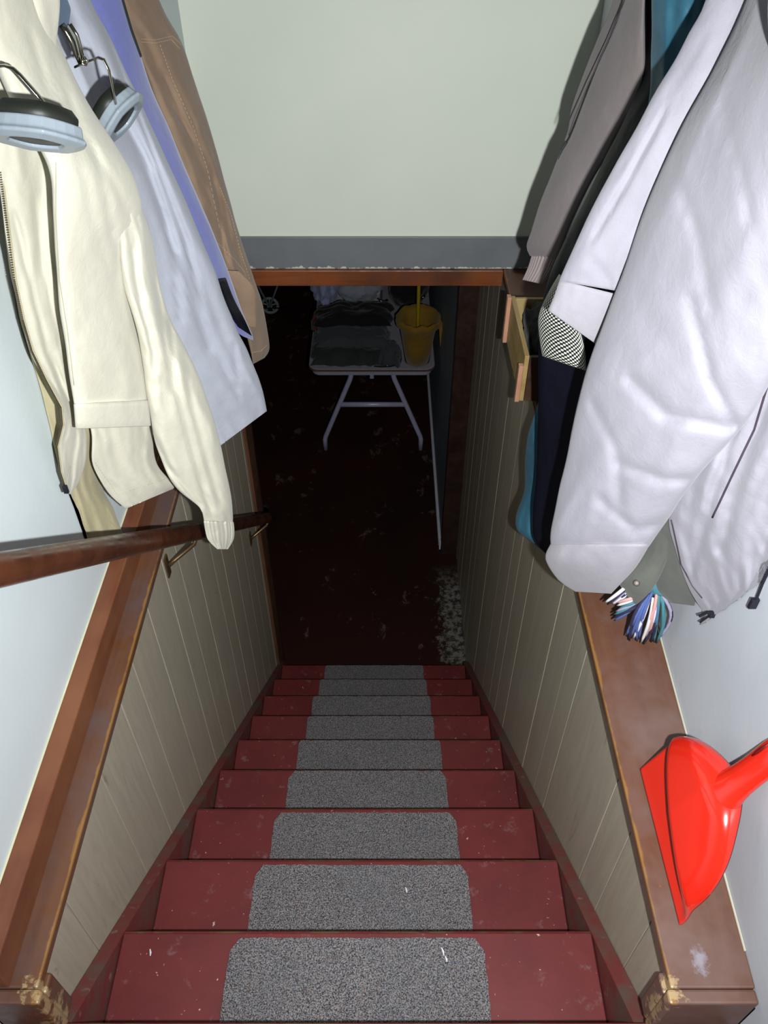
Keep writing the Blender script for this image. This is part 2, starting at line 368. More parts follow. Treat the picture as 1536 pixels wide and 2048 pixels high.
# ------------------------------------------------------------------ staircase
st = thing('staircase', 'steep red painted staircase with grey carpet pads down to the basement', 'staircase', (-.05, 2.0, FLOOR))
nolab = 0
for k in range(1, 10):
    y1, z = NY[k], NZ[k]
    y0 = NY[k-1] - .038
    tilt = random.uniform(-.0015, .0015)
    b = MB().add([(-.500, y0, z - .028), (.398, y0, z - .028), (.398, y1 - .005, z - .028), (-.500, y1 - .005, z - .028),
                  (-.500, y0, z + tilt), (.398, y0, z - tilt), (.398, y1 - .005, z - tilt), (-.500, y1 - .005, z + tilt)],
                 [(3,2,1,0),(4,5,6,7),(0,1,5,4),(1,2,6,5),(2,3,7,6),(3,0,4,7)])
    tr = b.build('tread', M['red'], st, bevel=.002)
    MB().add([(-.500, y1 - .005, z - .028), (.398, y1 - .005, z - .028), (.398, y1, z - .026), (-.500, y1, z - .026),
              (-.500, y1 - .005, z + tilt), (.398, y1 - .005, z - tilt), (.398, y1, z - .004), (-.500, y1, z - .004)],
             [(3,2,1,0),(4,5,6,7),(0,1,5,4),(1,2,6,5),(2,3,7,6),(3,0,4,7)]).build('nosing', M['nosing'], tr, bevel=.002)
    # carpet pad with cut corners
    e = [random.uniform(-.004, .004) for _ in range(4)]
    xl, xr_ = -.292 + e[0], .190 + e[1]
    yf = y1 - (.016 if k < 4 else .008)
    ch = .016 if k < 5 else .006
    poly = [(xl - .004, y0 + .02), (xr_ + .004, y0 + .02), (xr_, yf - ch * 1.5), (xr_ - ch, yf), (xl + ch, yf), (xl, yf - ch * 1.5)]
    # wobbly cut edges
    fine = []
    for i in range(len(poly)):
        a, c = Vector(poly[i]), Vector(poly[(i+1) % len(poly)])
        m = max(1, int((c - a).length / .012))
        for j in range(m):
            q = a.lerp(c, j / m); fine.append((q.x + random.uniform(-.0012, .0012), q.y + random.uniform(-.0010, .0010)))
    MB().prism_z(fine, z + .0005, z + .0065).build('carpet_pad', M['carpet'], tr)
    yr = NY[k] - .040
    zb = NZ[k+1] if k < 9 else FLOOR
    MB().box(-.500, .398, yr - .016, yr, zb - .0, z - .0285).build('riser', M['red'], st)
MB().box(-.500, .398, NY[0] - .05, NY[0] - .034, NZ[1], -1.457).build('riser', M['red'], st)
for s, x0, x1 in (('l', -.5295, -.5025), ('r', .4005, .4295)):
    ya, yb = .372, 2.46
    MB().prism_x([(ya, nose(ya) - .010), (ya, nose(ya) - .26), (2.2, FLOOR), (yb, FLOOR), (yb, nose(yb) - .008)], x0, x1).build('skirt_board', M['skirt'], st, bevel=.002)
# crumbs and paint flecks
fk = M['white']
for (u, v, k, L) in ((885, 1903, 1, .014), (892, 1918, 1, .010), (812, 1780, 2, .012), (300, 1905, 1, .012)):
    z = NZ[k] + (.0075 if u > 440 else .0015)
    t = P(u, v, 1); q = t * (z / t.z)
    tt = thing('paint_fleck', {885: 'long white paint fleck on the nearest carpet pad', 892: 'small white paint fleck just below the long one on the nearest carpet pad',
               812: 'pale fleck lying on the second carpet pad', 300: 'white paint fleck on the red left end of the nearest step'}[u], 'paint fleck', q)
    MB().tube([q + Vector((-.1 * L, L * .5, 0)), q + Vector((.1 * L, 0, .0005)), q + Vector((.15 * L, -L * .5, 0))], [.001, .0018, .0008], 6, .5).build('flake', M['white'], tt)

# ------------------------------------------------------------------ handrail
hr = thing('handrail', 'dark varnished round wooden handrail on metal brackets sloping down along the left wall', 'handrail', (-.45, 1.4, -1.4))
D = Vector((0, math.cos(math.radians(42)), -math.sin(math.radians(42))))
A0 = Vector((-.452, .643, -.697))
MB().tube([A0 - D * .75 + Vector((0, 0, 0))] + [A0 + D * (2.31 * i / 12) for i in range(13)], .0215, 20).build('rail', M['rail'], hr, smooth=True)
for sdist in (.98, 2.20):
    q = A0 + D * sdist
    a = q + Vector((0, .02, -.022)); wl = Vector((XL, q.y - .03, q.z - .085))
    br = MB().tube([a + Vector((0, .03, .0)), a, a + Vector((-.012, -.01, -.03)), Vector((XL + .02, wl.y + .01, wl.z + .008)), wl + Vector((.006, 0, 0))], [.005, .006, .0055, .0055, .006], 8).build('bracket', M['brass'], hr, smooth=True)
    MB().tube([a + D * -.03 + Vector((0, 0, .003)), a + D * .035 + Vector((0, 0, .003))], .009, 8, .35).build('saddle_plate', M['brass'], br)
    MB().box(XL, XL + .005, wl.y - .012, wl.y + .012, wl.z - .035, wl.z + .03).build('wall_plate', M['brass'], br, bevel=.002)
wl = A0 - D * .3
MB().tube([wl + Vector((0, 0, -.02)), wl + Vector((-.02, 0, -.06)), Vector((-.568, wl.y, wl.z - .07))], .006, 8).build('bracket', M['brass'], hr, smooth=True)

# ------------------------------------------------------------------ garments
def cr(a, b, c, d, t):
    return .5 * ((2*b) + (c - a)*t + (2*a - 5*b + 4*c - d)*t*t + (-a + 3*b - 3*c + d)*t*t*t)
def seg_d(px, py, ax, ay, bx, by):
    dx, dy = bx - ax, by - ay; L = dx*dx + dy*dy
    t = 0 if L == 0 else max(0, min(1, ((px-ax)*dx + (py-ay)*dy) / L))
    return math.hypot(px - ax - t*dx, py - ay - t*dy)
def row(r):
    if len(r) == 7: return [P(r[0], r[1], r[2]), P(r[3], r[4], r[5]), r[6]]
    return [Vector(r[0]), Vector(r[1]), r[2]]
def garment(name, rows, mat, parent, seed=0, fold=.009, ff=16, fine=.0018, m=72, step=.009, creases=(), ribs=0, ribamp=.0012,
            inner=True, sup=.75, wr=1.0, sway=0.0, label=None, uvtile=None, tops=()):
    R = [row(r) for r in tops] + [row(r) for r in rows]
    cs = [(r[0] + r[1]) / 2 for r in R]
    rr = []
    for i in range(len(R) - 1):
        L = (cs[i+1] - cs[i]).length; k = max(2, int(L / step))
        a, b, c, d = R[max(i-1, 0)], R[i], R[i+1], R[min(i+2, len(R)-1)]
        for j in range(k):
            t = j / k; rr.append([cr(a[0], b[0], c[0], d[0], t), cr(a[1], b[1], c[1], d[1], t), max(.003, cr(a[2], b[2], c[2], d[2], t))])
    rr.append(R[-1])
    rings = []; l = 0; pc = None; ph = seed * 7.3
    for a, c, th in rr:
        ce = (a + c) / 2
        if pc is not None: l += (ce - pc).length
        pc = ce
        A = (c - a) / 2; wv = A.length; An = A.normalized()
        ring = []
        for j in range(m):
            th_ = 2 * math.pi * j / m
            cc, ss = math.cos(th_), math.sin(th_)
            cx = math.copysign(abs(cc) ** .92, cc)
            T = (ce + A * cx).normalized()
            p = ce + A * cx + T * th * math.copysign(abs(ss) ** sup, ss)
            x = cx * wv
            wob = noise.noise(Vector((x * 3, l * 2.0, ph + 9))) * .05
            side = 5 if ss > 0 else 0
            f1 = 1 - 2 * abs(noise.noise(Vector(((x + wob) * ff, l * 2.6, ph + side))))
            f2 = noise.noise(Vector(((x + wob) * ff * 2.1 + l * 9, l * 9, ph + side + 3)))
            f3 = 1 - 2 * abs(noise.noise(Vector(((x + wob) * ff * 1.3 - l * 16, l * 7 + x * 10, ph + side + 6))))
            dsp = fold * (f1 - .5) + wr * (fold * .45 * f2 + fold * .35 * (f3 - .6)) + fine * noise.noise(Vector((x * 90, l * 50, ph + side)))
            e = min(1, abs(ss) * 1.6)
            dsp *= e
            if ribs: dsp += ribamp * math.cos(ribs * th_)
            p = p - T * dsp * (1 if ss <= 0 else -1)
            p = p + An * (fold * .28 * noise.noise(Vector((l * 14, ph, cx * 2))) * abs(cc) ** 3)
            if creases and ss < .2:
                u, v = proj(p)
                for cz in creases:
                    pl, amp, wd = cz
                    dd = min(seg_d(u, v, pl[q][0], pl[q][1], pl[q+1][0], pl[q+1][1]) for q in range(len(pl) - 1))
                    if dd < wd * 3: p = p + T * amp * math.exp(-(dd / wd) ** 2)
            p.x = max(p.x, -.5665); p.x = min(p.x, xr_wall(p.y) - .002)
            ring.append(p)
        rings.append(ring)
    mb = MB()
    if inner:                                  # turned hem, then lining going up inside
        last = rings[-1]; c0 = sum(last, Vector()) / m
        upv = (sum(rings[max(0, len(rings)-6)], Vector()) / m - c0)
        upn = upv.normalized() if upv.length > 1e-6 else Vector((0, 0, 1))
        rings.append([p + (c0 - p) * .03 - upn * .001 for p in last])
        rings.append([p + (c0 - p) * .07 + upn * .002 for p in last])
        rings.append([p + (c0 - p) * .16 + upn * .03 for p in last])
        rings.append([p + (c0 - p) * .45 + upn * .05 for p in last])
    mb.rings(rings, cap=True)
    o = mb.build(name, mat, parent, smooth=True, label=label)
    if uvtile:
        me = o.data; lay = me.uv_layers.new(name='UVMap')
        for poly in me.polygons:
            for li in poly.loop_indices:
                vi = me.loops[li].vertex_index
                lay.data[li].uv = ((vi % m) / m * uvtile[0], (vi // m) / len(rings) * uvtile[1])
    BV[o.name] = BVHTree.FromPolygons([v.copy() for v in mb.v], mb.f)
    return o
BV = {}
def on(o, pts, off=.0015, yy=1.2):            # drop picture points onto a garment's surface
    out = []; last = None
    for u, v in pts:
        d = P(u, v, 1).normalized(); h = BV[o.name].ray_cast(Vector((0, 0, 0)), d)
        if h[0] is not None: last = h[0] - d * off; out.append(last)
        elif last is not None: out.append(d * last.length)
        else: out.append(P(u, v, yy))
    return out
def dens(pts, n=10):
    out = []
    for i in range(len(pts) - 1):
        for j in range(n): t = j / n; out.append((pts[i][0] + (pts[i+1][0]-pts[i][0])*t, pts[i][1] + (pts[i+1][1]-pts[i][1])*t))
    return out + [pts[-1]]
def seam(name, o, pts, mat, r=.0008, off=.0006, parent=None, n=8):
    return MB().tube(on(o, dens(pts, n), off), r, 5).build(name, mat, parent or o, smooth=True)
def stitch(o, pts, mat, n=10, r=.0007):
    q = on(o, dens(pts, n), .0006); b = MB()
    for i in range(0, len(q) - 1): b.tube([q[i], q[i].lerp(q[i+1], .6)], r, 4)
    return b.build('stitching', mat, o)
def hook(side, y, nm, lab):
    xw = -.568 if side < 0 else xr_wall(y)
    t = thing('coat_hook', lab, 'hook', (xw, y, .10))
    s = -side
    MB().box(min(xw, xw + .006*s), max(xw, xw + .006*s), y - .012, y + .012, .06, .16).build('back_plate', M['brass'], t, bevel=.002)
    MB().tube([(xw + .006*s, y, .12), (xw + .05*s, y, .10), (xw + .075*s, y, .13), (xw + .08*s, y, .16)], [.005, .005, .005, .007], 8).build('prong', M['brass'], t, smooth=True)
def top(side, y, w_=.03, z=.14):
    xw = (-.555 if side < 0 else xr_wall(y) - .015)
    if side < 0: return ((xw - .0, y, z), (xw + 2*w_, y + .01, z), .02)
    return ((xw - 2*w_, y + .01, z), (xw, y, z), .02)

# --- cream jacket
cj = thing('cream_jacket', 'cream cotton zip jacket nearest on the left wall, sleeves hanging over the handrail', 'jacket', (-.50, 1.15, -1.3))
hook(-1, 1.10, '', 'metal coat hook above the frame holding the cream jacket')
tp = [top(-1, 1.12, .03)]
cb = garment('back_panel', [(-70,-150,1.12, 0,-150,1.2,.02), (-45,100,1.12, 95,100,1.2,.02), (0,400,1.12, 235,400,1.25,.025), (35,620,1.12, 285,650,1.25,.03),
     (85,790,1.10, 268,800,1.24,.02), (117,930,1.08, 205,950,1.2,.018), (140,1020,1.08, 228,1020,1.18,.016), (157,1086,1.08, 250,1076,1.17,.014)],
     M['cream_in'], cj, 1, fold=.012, ff=22, tops=tp)
cf = garment('front_panel', [(-90,-150,1.02, 80,-150,1.10,.02), (-50,100,1.02, 115,120,1.10,.02), (-6,340,1.02, 125,340,1.11,.016), (26,560,1.02, 140,560,1.11,.014),
     (60,700,1.02, 152,705,1.11,.012), (92,760,1.03, 160,790,1.11,.010), (121,812,1.03, 170,850,1.10,.008), (124,850,1.03, 174,880,1.10,.007), (112,895,1.03, 172,920,1.10,.006), (122,950,1.03, 160,960,1.09,.005), (131,985,1.03, 142,988,1.06,.004)],
     M['cream'], cj, 2, fold=.009, ff=26, creases=[([(30,430),(60,560),(95,700),(140,800)], .008, 6), ([(70,400),(90,540),(120,690)], .008, 7)], tops=[top(-1, 1.05)])
cs1 = garment('sleeve', [(-60,-150,1.0, 40,-150,1.12,.04), (-40,0,1.0, 86,0,1.12,.05), (-20,100,1.0, 124,100,1.13,.05), (20,200,1.0, 176,205,1.14,.05), (75,290,1.0, 236,297,1.16,.05),
     (100,350,1.0, 270,360,1.17,.048), (106,430,1.0, 284,430,1.18,.045), (112,520,1.0, 262,520,1.17,.042), (118,610,1.0, 264,610,1.16,.04), (132,700,1.0, 285,705,1.16,.038), (142,770,1.0, 293,770,1.15,.034), (148,812,1.0, 297,803,1.15,.032)],
     M['cream'], cj, 3, fold=.007, ff=9, wr=.6, tops=[top(-1, 1.06)], inner=False,
     creases=[([(45,330),(60,420),(62,560),(80,680)], .008, 7), ([(130,160),(160,260),(225,360),(262,430)], .007, 9), ([(190,300),(215,400),(225,470)], .007, 8), ([(225,470),(262,520),(275,560)], .010, 7), ([(235,510),(250,540)], .006, 5), ([(155,300),(185,420),(210,520)], .004, 9), ([(60,60),(90,160),(110,260)], .006, 8), ([(118,30),(115,140),(118,230)], .006, 5)])
garment('cuff', [(147,808,.995, 298,800,1.145,.034), (149,830,.995, 300,826,1.145,.035), (151,857,.995, 302,851,1.145,.034)], M['cream'], cs1, 33, fold=.002, ff=12)
ch = garment('hem_panel', [(150,760,1.10, 300,760,1.22,.02), (181,862,1.10, 305,860,1.22,.02), (187,930,1.10, 312,925,1.22,.02), (216,985,1.12, 346,966,1.24,.018), (250,1018,1.14, 347,977,1.25,.012)],
     M['cream'], cj, 4, fold=.009, ff=24)
cs2 = garment('sleeve', [(190,270,1.13, 205,285,1.18,.02), (208,330,1.13, 242,335,1.19,.03), (225,395,1.13, 276,400,1.20,.04), (236,470,1.13, 303,474,1.22,.045), (245,560,1.13, 318,560,1.22,.045), (268,640,1.13, 342,640,1.23,.045), (284,720,1.14, 382,718,1.24,.045),
     (298,820,1.14, 423,822,1.25,.045), (318,910,1.15, 446,912,1.26,.042), (352,975,1.16, 461,985,1.27,.036), (398,1015,1.18, 466,1030,1.27,.028), (407,1042,1.19, 466,1046,1.27,.022)],
     M['cream'], cj, 5, fold=.011, ff=18, inner=False, creases=[([(340,640),(350,760),(385,900),(420,1020)], .012, 6), ([(300,860),(340,940),(400,1010)], .010, 6), ([(310,560),(330,680),(345,780)], .012, 6), ([(265,500),(285,620),(305,700),(308,740)], .010, 6), ([(372,760),(410,900),(440,1010)], .008, 7)])
garment('cuff', [(407,1042,1.185, 467,1044,1.27,.024), (410,1060,1.19, 469,1062,1.27,.024), (416,1080,1.19, 467,1080,1.27,.022), (434,1098,1.20, 456,1098,1.26,.012)], M['cream'], cs2, 35, fold=.004, ff=40, ribs=22, ribamp=.0016, m=110)
zp = dens([(0,345),(14,450),(28,560),(45,640),(63,702),(92,762),(121,815),(124,850),(113,893),(120,945),(130,975)], 22)
zpts = on(cf, zp, .003, 1.02); zb = MB()
for i in range(len(zpts)):
    q = Vector(P(zp[i][0], zp[i][1], 1.015)); zb.box(q.x - .0014, q.x + .0014, q.y - .001, q.y + .001, q.z - .0007, q.z + .0007)
zo = zb.build('zipper', M['zip'], cf)
MB().tube([P(zp[i][0] + 3, zp[i][1], 1.018) for i in range(len(zp))], .0016, 6).build('zipper_tape', M['cream_in'], zo, smooth=True)
q = P(130, 975, 1.01); MB().box(q.x-.004, q.x+.004, q.y-.003, q.y+.003, q.z-.012, q.z+.004).build('zipper_pull', M['zipdark'], zo, bevel=.001)
for pl in ([(108,325),(108,430),(115,560),(131,660),(144,770)],):
    seam('seam', cs1, [(x+4, y) for x, y in pl], M['cream_in'], .0006)
stitch(cs1, [(152,820),(225,820),(292,812)], M['cream_in'], 16, .0005)
stitch(ch, [(190,925),(235,990),(340,955)], M['cream_in'], 14, .0005)

# --- pale blue grey shirt
ps = thing('pale_shirt', 'pale blue-grey cotton shirt hanging between the cream jacket and the periwinkle fleece', 'shirt', (-.45, 1.5, -1.0))
hook(-1, 1.42, '', 'metal coat hook above the frame holding the pale blue-grey shirt')
pb = garment('body', [(-30,-150,1.36, 110,-170,1.48,.03), (40,0,1.36, 182,0,1.50,.035), (75,80,1.36, 220,70,1.50,.035), (110,160,1.36, 256,150,1.51,.035), (160,255,1.36, 305,255,1.52,.035), (200,328,1.36, 338,328,1.52,.035), (220,400,1.37, 370,400,1.53,.035), (240,475,1.38, 401,475,1.54,.035), (260,548,1.39, 430,547,1.54,.034), (285,622,1.40, 457,620,1.55,.032),
     (320,720,1.42, 489,690,1.56,.03), (370,800,1.44, 514,745,1.56,.028), (420,868,1.46, 527,795,1.56,.02), (438,893,1.46, 533,822,1.56,.014)], M['pale'], ps, 8, fold=.014, ff=18, wr=.15, tops=[top(-1, 1.42)],
     creases=[([(200,120),(270,280),(330,440),(375,560),(420,700)], .012, 7), ([(330,430),(350,520),(362,640)], .010, 6), ([(150,60),(210,160),(300,330)], .008, 6), ([(470,690),(478,800)], .006, 5), ([(210,60),(300,290),(372,480),(410,640),(470,780)], .012, 6), ([(240,170),(290,300),(350,500)], .010, 6)])
stitch(pb, [(430,862),(478,828),(524,793)], M['laundry'], 16, .0004)
# --- periwinkle fleece
pf = thing('periwinkle_fleece', 'periwinkle blue fleece jacket with dark lining squeezed between pale shirt and tan coat', 'jacket', (-.45, 1.68, -1.0))
hook(-1, 1.64, '', 'metal coat hook above the frame holding the periwinkle fleece')
pfb = garment('body', [(100,-150,1.58, 200,-170,1.66,.03), (130,0,1.58, 246,0,1.68,.03), (190,113,1.58, 282,113,1.69,.03), (225,182,1.58, 305,182,1.70,.03), (255,255,1.58, 338,255,1.70,.03), (290,328,1.60, 367,328,1.70,.03), (320,401,1.60, 399,401,1.70,.03), (350,474,1.60, 430,474,1.71,.028),
     (400,548,1.62, 458,547,1.72,.024), (440,625,1.64, 484,622,1.72,.020), (470,660,1.66, 504,668,1.72,.012), (485,672,1.67, 506,680,1.72,.008)], M['peri'], pf, 10, fold=.005, ff=14, wr=.3, tops=[top(-1, 1.64)])
garment('lining', [(430,560,1.60, 452,556,1.66,.01), (445,600,1.60, 468,598,1.66,.012), (458,625,1.60, 490,640,1.66,.012), (478,655,1.61, 504,672,1.67,.006)], M['navy'], pf, 11, fold=.003)
seam('edge_trim', pfb, [(243,-5),(262,60),(281,113)], M['darkgreen'], .004, .001)
# --- tan coat
tc = thing('tan_coat', 'tan canvas work coat with stitched pockets, farthest coat on the left wall', 'coat', (-.45, 1.85, -1.0))
hook(-1, 1.86, '', 'metal coat hook above the frame holding the tan coat')
tb = garment('body', [(190,-150,1.78, 258,-170,1.86,.03), (225,0,1.78, 318,0,1.90,.035), (262,80,1.78, 361,80,1.92,.04), (290,146,1.78, 384,146,1.92,.04), (325,233,1.78, 413,233,1.92,.04), (370,350,1.79, 446,350,1.92,.04), (412,456,1.80, 475,456,1.92,.036),
     (445,536,1.80, 501,536,1.92,.034), (472,600,1.82, 524,605,1.92,.032), (490,660,1.83, 534,655,1.92,.026), (500,700,1.84, 539,697,1.92,.02), (506,728,1.85, 530,715,1.91,.01)], M['tan'], tc, 12, fold=.010, ff=20, tops=[top(-1, 1.86)],
     creases=[([(290,70),(320,60),(350,90)], .006, 4), ([(330,150),(390,290),(418,360)], .010, 6), ([(340,210),(400,300)], .008, 5), ([(425,360),(440,430),(450,520)], .010, 5)])
stitch(tb, [(283,78),(310,80),(345,72),(365,92)], M['tan_stitch'], 8)
stitch(tb, [(283,84),(310,86),(343,79),(360,98)], M['tan_stitch'], 8)
stitch(tb, [(320,90),(345,160),(385,250),(415,340),(440,460)], M['tan_stitch'], 10)
stitch(tb, [(436,486),(470,520),(490,545)], M['tan_stitch'], 8)
stitch(tb, [(440,375),(462,430),(480,500),(500,560)], M['tan_stitch'], 10)
pk_ = garment('pocket_flap', [(448,540,1.765, 478,542,1.775,.004), (462,570,1.77, 505,572,1.78,.006), (474,600,1.775, 512,602,1.785,.006), (480,650,1.785, 512,655,1.79,.004)], M['tan'], tc, 14, fold=.002)
stitch(tb, [(505,705),(522,702),(534,690)], M['tan_stitch'], 8)

# --- taupe jacket (right, far)
tj = thing('taupe_jacket', 'taupe grey jacket with ribbed cuff, farthest on the right wall against the back wall', 'jacket', (.42, 1.8, -1.2))
hook(1, 1.80, '', 'metal coat hook above the frame holding the taupe jacket')
ts = garment('sleeve', [(1270,-150,1.72, 1300,-170,1.62,.03), (1246,0,1.74, 1290,0,1.62,.035), (1222,72,1.74, 1290,80,1.62,.04), (1196,130,1.75, 1290,140,1.62,.04), (1165,210,1.76, 1282,190,1.62,.04), (1140,275,1.77, 1235,268,1.64,.04), (1118,310,1.78, 1212,315,1.65,.04), (1100,355,1.78, 1184,362,1.66,.04),
     (1080,405,1.78, 1160,410,1.67,.038), (1063,460,1.78, 1139,456,1.68,.036), (1053,492,1.78, 1124,494,1.69,.03), (1060,512,1.78, 1115,517,1.70,.026)], M['taupe'], tj, 16, fold=.003, ff=9, fine=.0008, tops=[top(1, 1.74)], inner=False)
garment('cuff', [(1064,508,1.775, 1117,515,1.70,.026), (1056,535,1.775, 1103,545,1.70,.024), (1045,559,1.77, 1086,568,1.70,.020)], M['taupe_rib'], ts, 17, fold=.0008, fine=.0003, ribs=26, ribamp=.0022, m=160)
tfp = garment('front_panel', [(1250,-150,1.84, 1285,-170,1.76,.02), (1226,0,1.86, 1262,0,1.78,.02), (1197,72,1.86, 1240,72,1.78,.02), (1168,145,1.86, 1215,145,1.78,.02), (1143,217,1.86, 1185,217,1.80,.02), (1136,261,1.86, 1170,261,1.81,.018), (1120,300,1.86, 1140,298,1.82,.012)],
     M['taupe'], tj, 18, fold=.003, ff=8, fine=.0008, tops=[top(1, 1.86)])
seam('piping', ts, [(1250,0),(1215,84),(1178,165),(1150,232),(1137,270)], M['piping'], .0012, .001)
q = P(1134, 285, 1.76); MB().tube([q, q + Vector((-.008, 0, -.02)), q + Vector((-.012, 0, -.035))], [.002, .003, .002], 6).build('zipper_pull', M['zipdark'], tj)
# --- teal jacket
te = thing('teal_jacket', 'teal blue nylon jacket mostly hidden between the taupe jacket and the pale lavender jacket', 'jacket', (.42, 1.55, -1.2))
hook(1, 1.52, '', 'metal coat hook above the frame holding the teal jacket')
garment('body', [(1305,-150,1.44, 1440,-170,1.36,.03), (1303,0,1.44, 1425,0,1.36,.03), (1302,100,1.45, 1400,100,1.36,.03), (1299,190,1.47, 1370,190,1.38,.03), (1285,300,1.52, 1340,300,1.42,.03), (1235,450,1.58, 1300,450,1.48,.03), (1170,600,1.60, 1240,600,1.52,.03),
     (1095,760,1.60, 1180,760,1.52,.03), (1062,850,1.60, 1160,850,1.50,.03), (1050,910,1.60, 1140,910,1.50,.03), (1048,980,1.58, 1130,980,1.48,.028), (1032,1030,1.54, 1115,1040,1.44,.026), (1036,1062,1.50, 1105,1090,1.40,.018), (1060,1080,1.47, 1098,1112,1.40,.010)],
     M['teal'], te, 20, fold=.012, ff=22, tops=[top(1, 1.46)])
# --- navy jacket with reflective mesh
nj = thing('navy_jacket', 'dark navy jacket with white-dotted reflective mesh band, behind the pale lavender jacket', 'jacket', (.42, 1.4, -1.3))
hook(1, 1.64, '', 'metal coat hook above the frame holding the navy jacket')
nb = garment('body', [(1285,-150,1.64, 1440,-170,1.52,.02), (1284,0,1.64, 1420,0,1.52,.02), (1282,150,1.62, 1390,170,1.5,.02), (1248,240,1.58, 1330,240,1.46,.02), (1205,325,1.54, 1290,330,1.42,.025), (1172,395,1.52, 1265,400,1.38,.03), (1130,480,1.50, 1235,480,1.36,.03),
     (1096,560,1.48, 1215,560,1.34,.035), (1080,640,1.47, 1203,640,1.33,.035), (1076,720,1.46, 1195,740,1.32,.035), (1077,800,1.45, 1190,810,1.30,.035), (1075,890,1.43, 1170,900,1.29,.034), (1072,960,1.42, 1155,965,1.28,.03), (1066,1020,1.38, 1140,1030,1.26,.026), (1068,1076,1.34, 1125,1085,1.25,.018), (1092,1108,1.30, 1118,1112,1.25,.01)],
     M['navy'], nj, 21, fold=.006, ff=12, tops=[top(1, 1.62)])
garment('reflective_band', [(1118,548,1.40, 1140,560,1.33,.012), (1094,590,1.40, 1150,610,1.31,.018), (1077,632,1.40, 1160,655,1.30,.022), (1078,672,1.40, 1170,700,1.29,.024), (1084,712,1.39, 1173,742,1.28,.024)], M['mesh'], nj, 22, fold=.0015, fine=.0003, uvtile=(29, 24), inner=False)
# --- lavender jacket (right, near)
lj = thing('lavender_jacket', 'large pale lavender-white zip jacket nearest on the right wall, hanging in front of others', 'jacket', (.45, 1.0, -1.2))
hook(1, 1.0, '', 'metal coat hook above the frame holding the pale lavender jacket')
lb = garment('body', [(1560,-150,.88, 1900,-150,.74,.03), (1560,300,.90, 1800,300,.76,.03), (1480,600,.92, 1760,600,.76,.03), (1400,850,.94, 1720,800,.76,.03), (1352,960,.94, 1680,880,.76,.028), (1338,1035,.94, 1650,960,.76,.026), (1350,1095,.93, 1620,1030,.76,.024), (1376,1172,.91, 1580,1090,.77,.02), (1408,1226,.89, 1548,1140,.77,.016), (1434,1250,.88, 1530,1165,.78,.010)],
     M['lav'], lj, 24, fold=.013, ff=20, m=120, step=.007, tops=[top(1, .95)], creases=[([(1535,650),(1470,850),(1400,1080),(1380,1150)], .014, 11), ([(1545,780),(1480,960),(1440,1100)], .012, 12)])
la = garment('sleeve', [(1450,-150,1.165, 1635,-150,1.105,.022), (1411,0,1.165, 1585,0,1.105,.022), (1378,65,1.165, 1555,70,1.105,.022), (1349,123,1.165, 1505,130,1.105,.022), (1306,192,1.165, 1465,205,1.105,.022), (1270,261,1.165, 1427,262,1.105,.022), (1233,326,1.165, 1395,330,1.105,.022), (1197,391,1.165, 1365,392,1.105,.022),
     (1165,456,1.165, 1345,460,1.105,.022), (1141,507,1.162, 1317,520,1.105,.022), (1124,546,1.16, 1298,575,1.105,.020), (1118,562,1.16, 1293,592,1.105,.020)], M['lav'], lj, 25, fold=.008, ff=13, tops=[top(1, 1.12)], inner=False,
     creases=[([(1330,220),(1250,370),(1190,470)], .009, 6), ([(1200,585),(1225,600)], .008, 7), ([(1180,520),(1215,560),(1225,600)], .008, 7), ([(1245,560),(1248,500)], .006, 4)])
garment('cuff', [(1119,560,1.158, 1240,590,1.12,.020), (1108,590,1.156, 1222,630,1.12,.020), (1096,620,1.155, 1196,690,1.13,.018)], M['lav_warm'], la, 26, fold=.003, ff=10)
lf = garment('sleeve', [(1530,-150,1.10, 1760,-150,.80,.05), (1492,0,1.10, 1720,0,.80,.06), (1429,134,1.10, 1680,134,.80,.07), (1367,246,1.10, 1660,260,.80,.07), (1320,344,1.10, 1640,360,.80,.07), (1288,420,1.10, 1620,450,.80,.07), (1240,560,1.10, 1590,600,.82,.07), (1191,686,1.09, 1550,745,.83,.07),
     (1157,800,1.08, 1490,848,.86,.07), (1124,955,1.07, 1388,962,.90,.065), (1102,1058,1.05, 1326,1052,.93,.06), (1102,1092,1.05, 1297,1094,.94,.055)], M['lav'], lj, 27, fold=.010, ff=10, fine=.001, sup=.62, wr=.7, m=110, tops=[top(1, .98)], inner=False,
     creases=[([(1375,250),(1420,270),(1470,310)], .004, 4), ([(1260,760),(1330,830),(1480,860)], .013, 12), ([(1380,600),(1420,760),(1470,850)], .012, 10), ([(1240,930),(1330,960),(1390,960)], .011, 10), ([(1200,1000),(1270,1060),(1320,1050)], .010, 9),
              ([(1440,200),(1480,330),(1500,440)], .008, 10), ([(1345,340),(1400,480),(1420,620)], .008, 12), ([(1180,800),(1230,900),(1240,1010)], .008, 10)])
garment('cuff', [(1101,1088,1.045, 1300,1088,.935,.056), (1091,1118,1.04, 1272,1134,.94,.052), (1117,1160,1.03, 1242,1166,.95,.036), (1150,1183,1.02, 1222,1187,.96,.018)], M['lav_warm'], lf, 28, fold=.005, ff=12)
seam('piping', lb, [(1343,1040),(1354,1090),(1362,1128),(1385,1172),(1404,1196)], M['piping'], .0014, .001)
seam('piping', lb, [(1538,760),(1508,860),(1460,960),(1425,1035)], M['piping'], .0016, .0012)
q = P(1424, 1228, .855); zb = MB()
zb.tube([q + Vector((-.020, 0, -.006)), q + Vector((-.008, 0, .004)), q + Vector((.012, 0, .002))], .0026, 6); zb.tube([q, q + Vector((-.014, 0, -.022))], .0018, 6); zb.box(q.x-.004, q.x+.010, q.y-.004, q.y+.004, q.z-.006, q.z+.004)
zb.build('zipper_pull', M['zipdark'], lb, smooth=False)
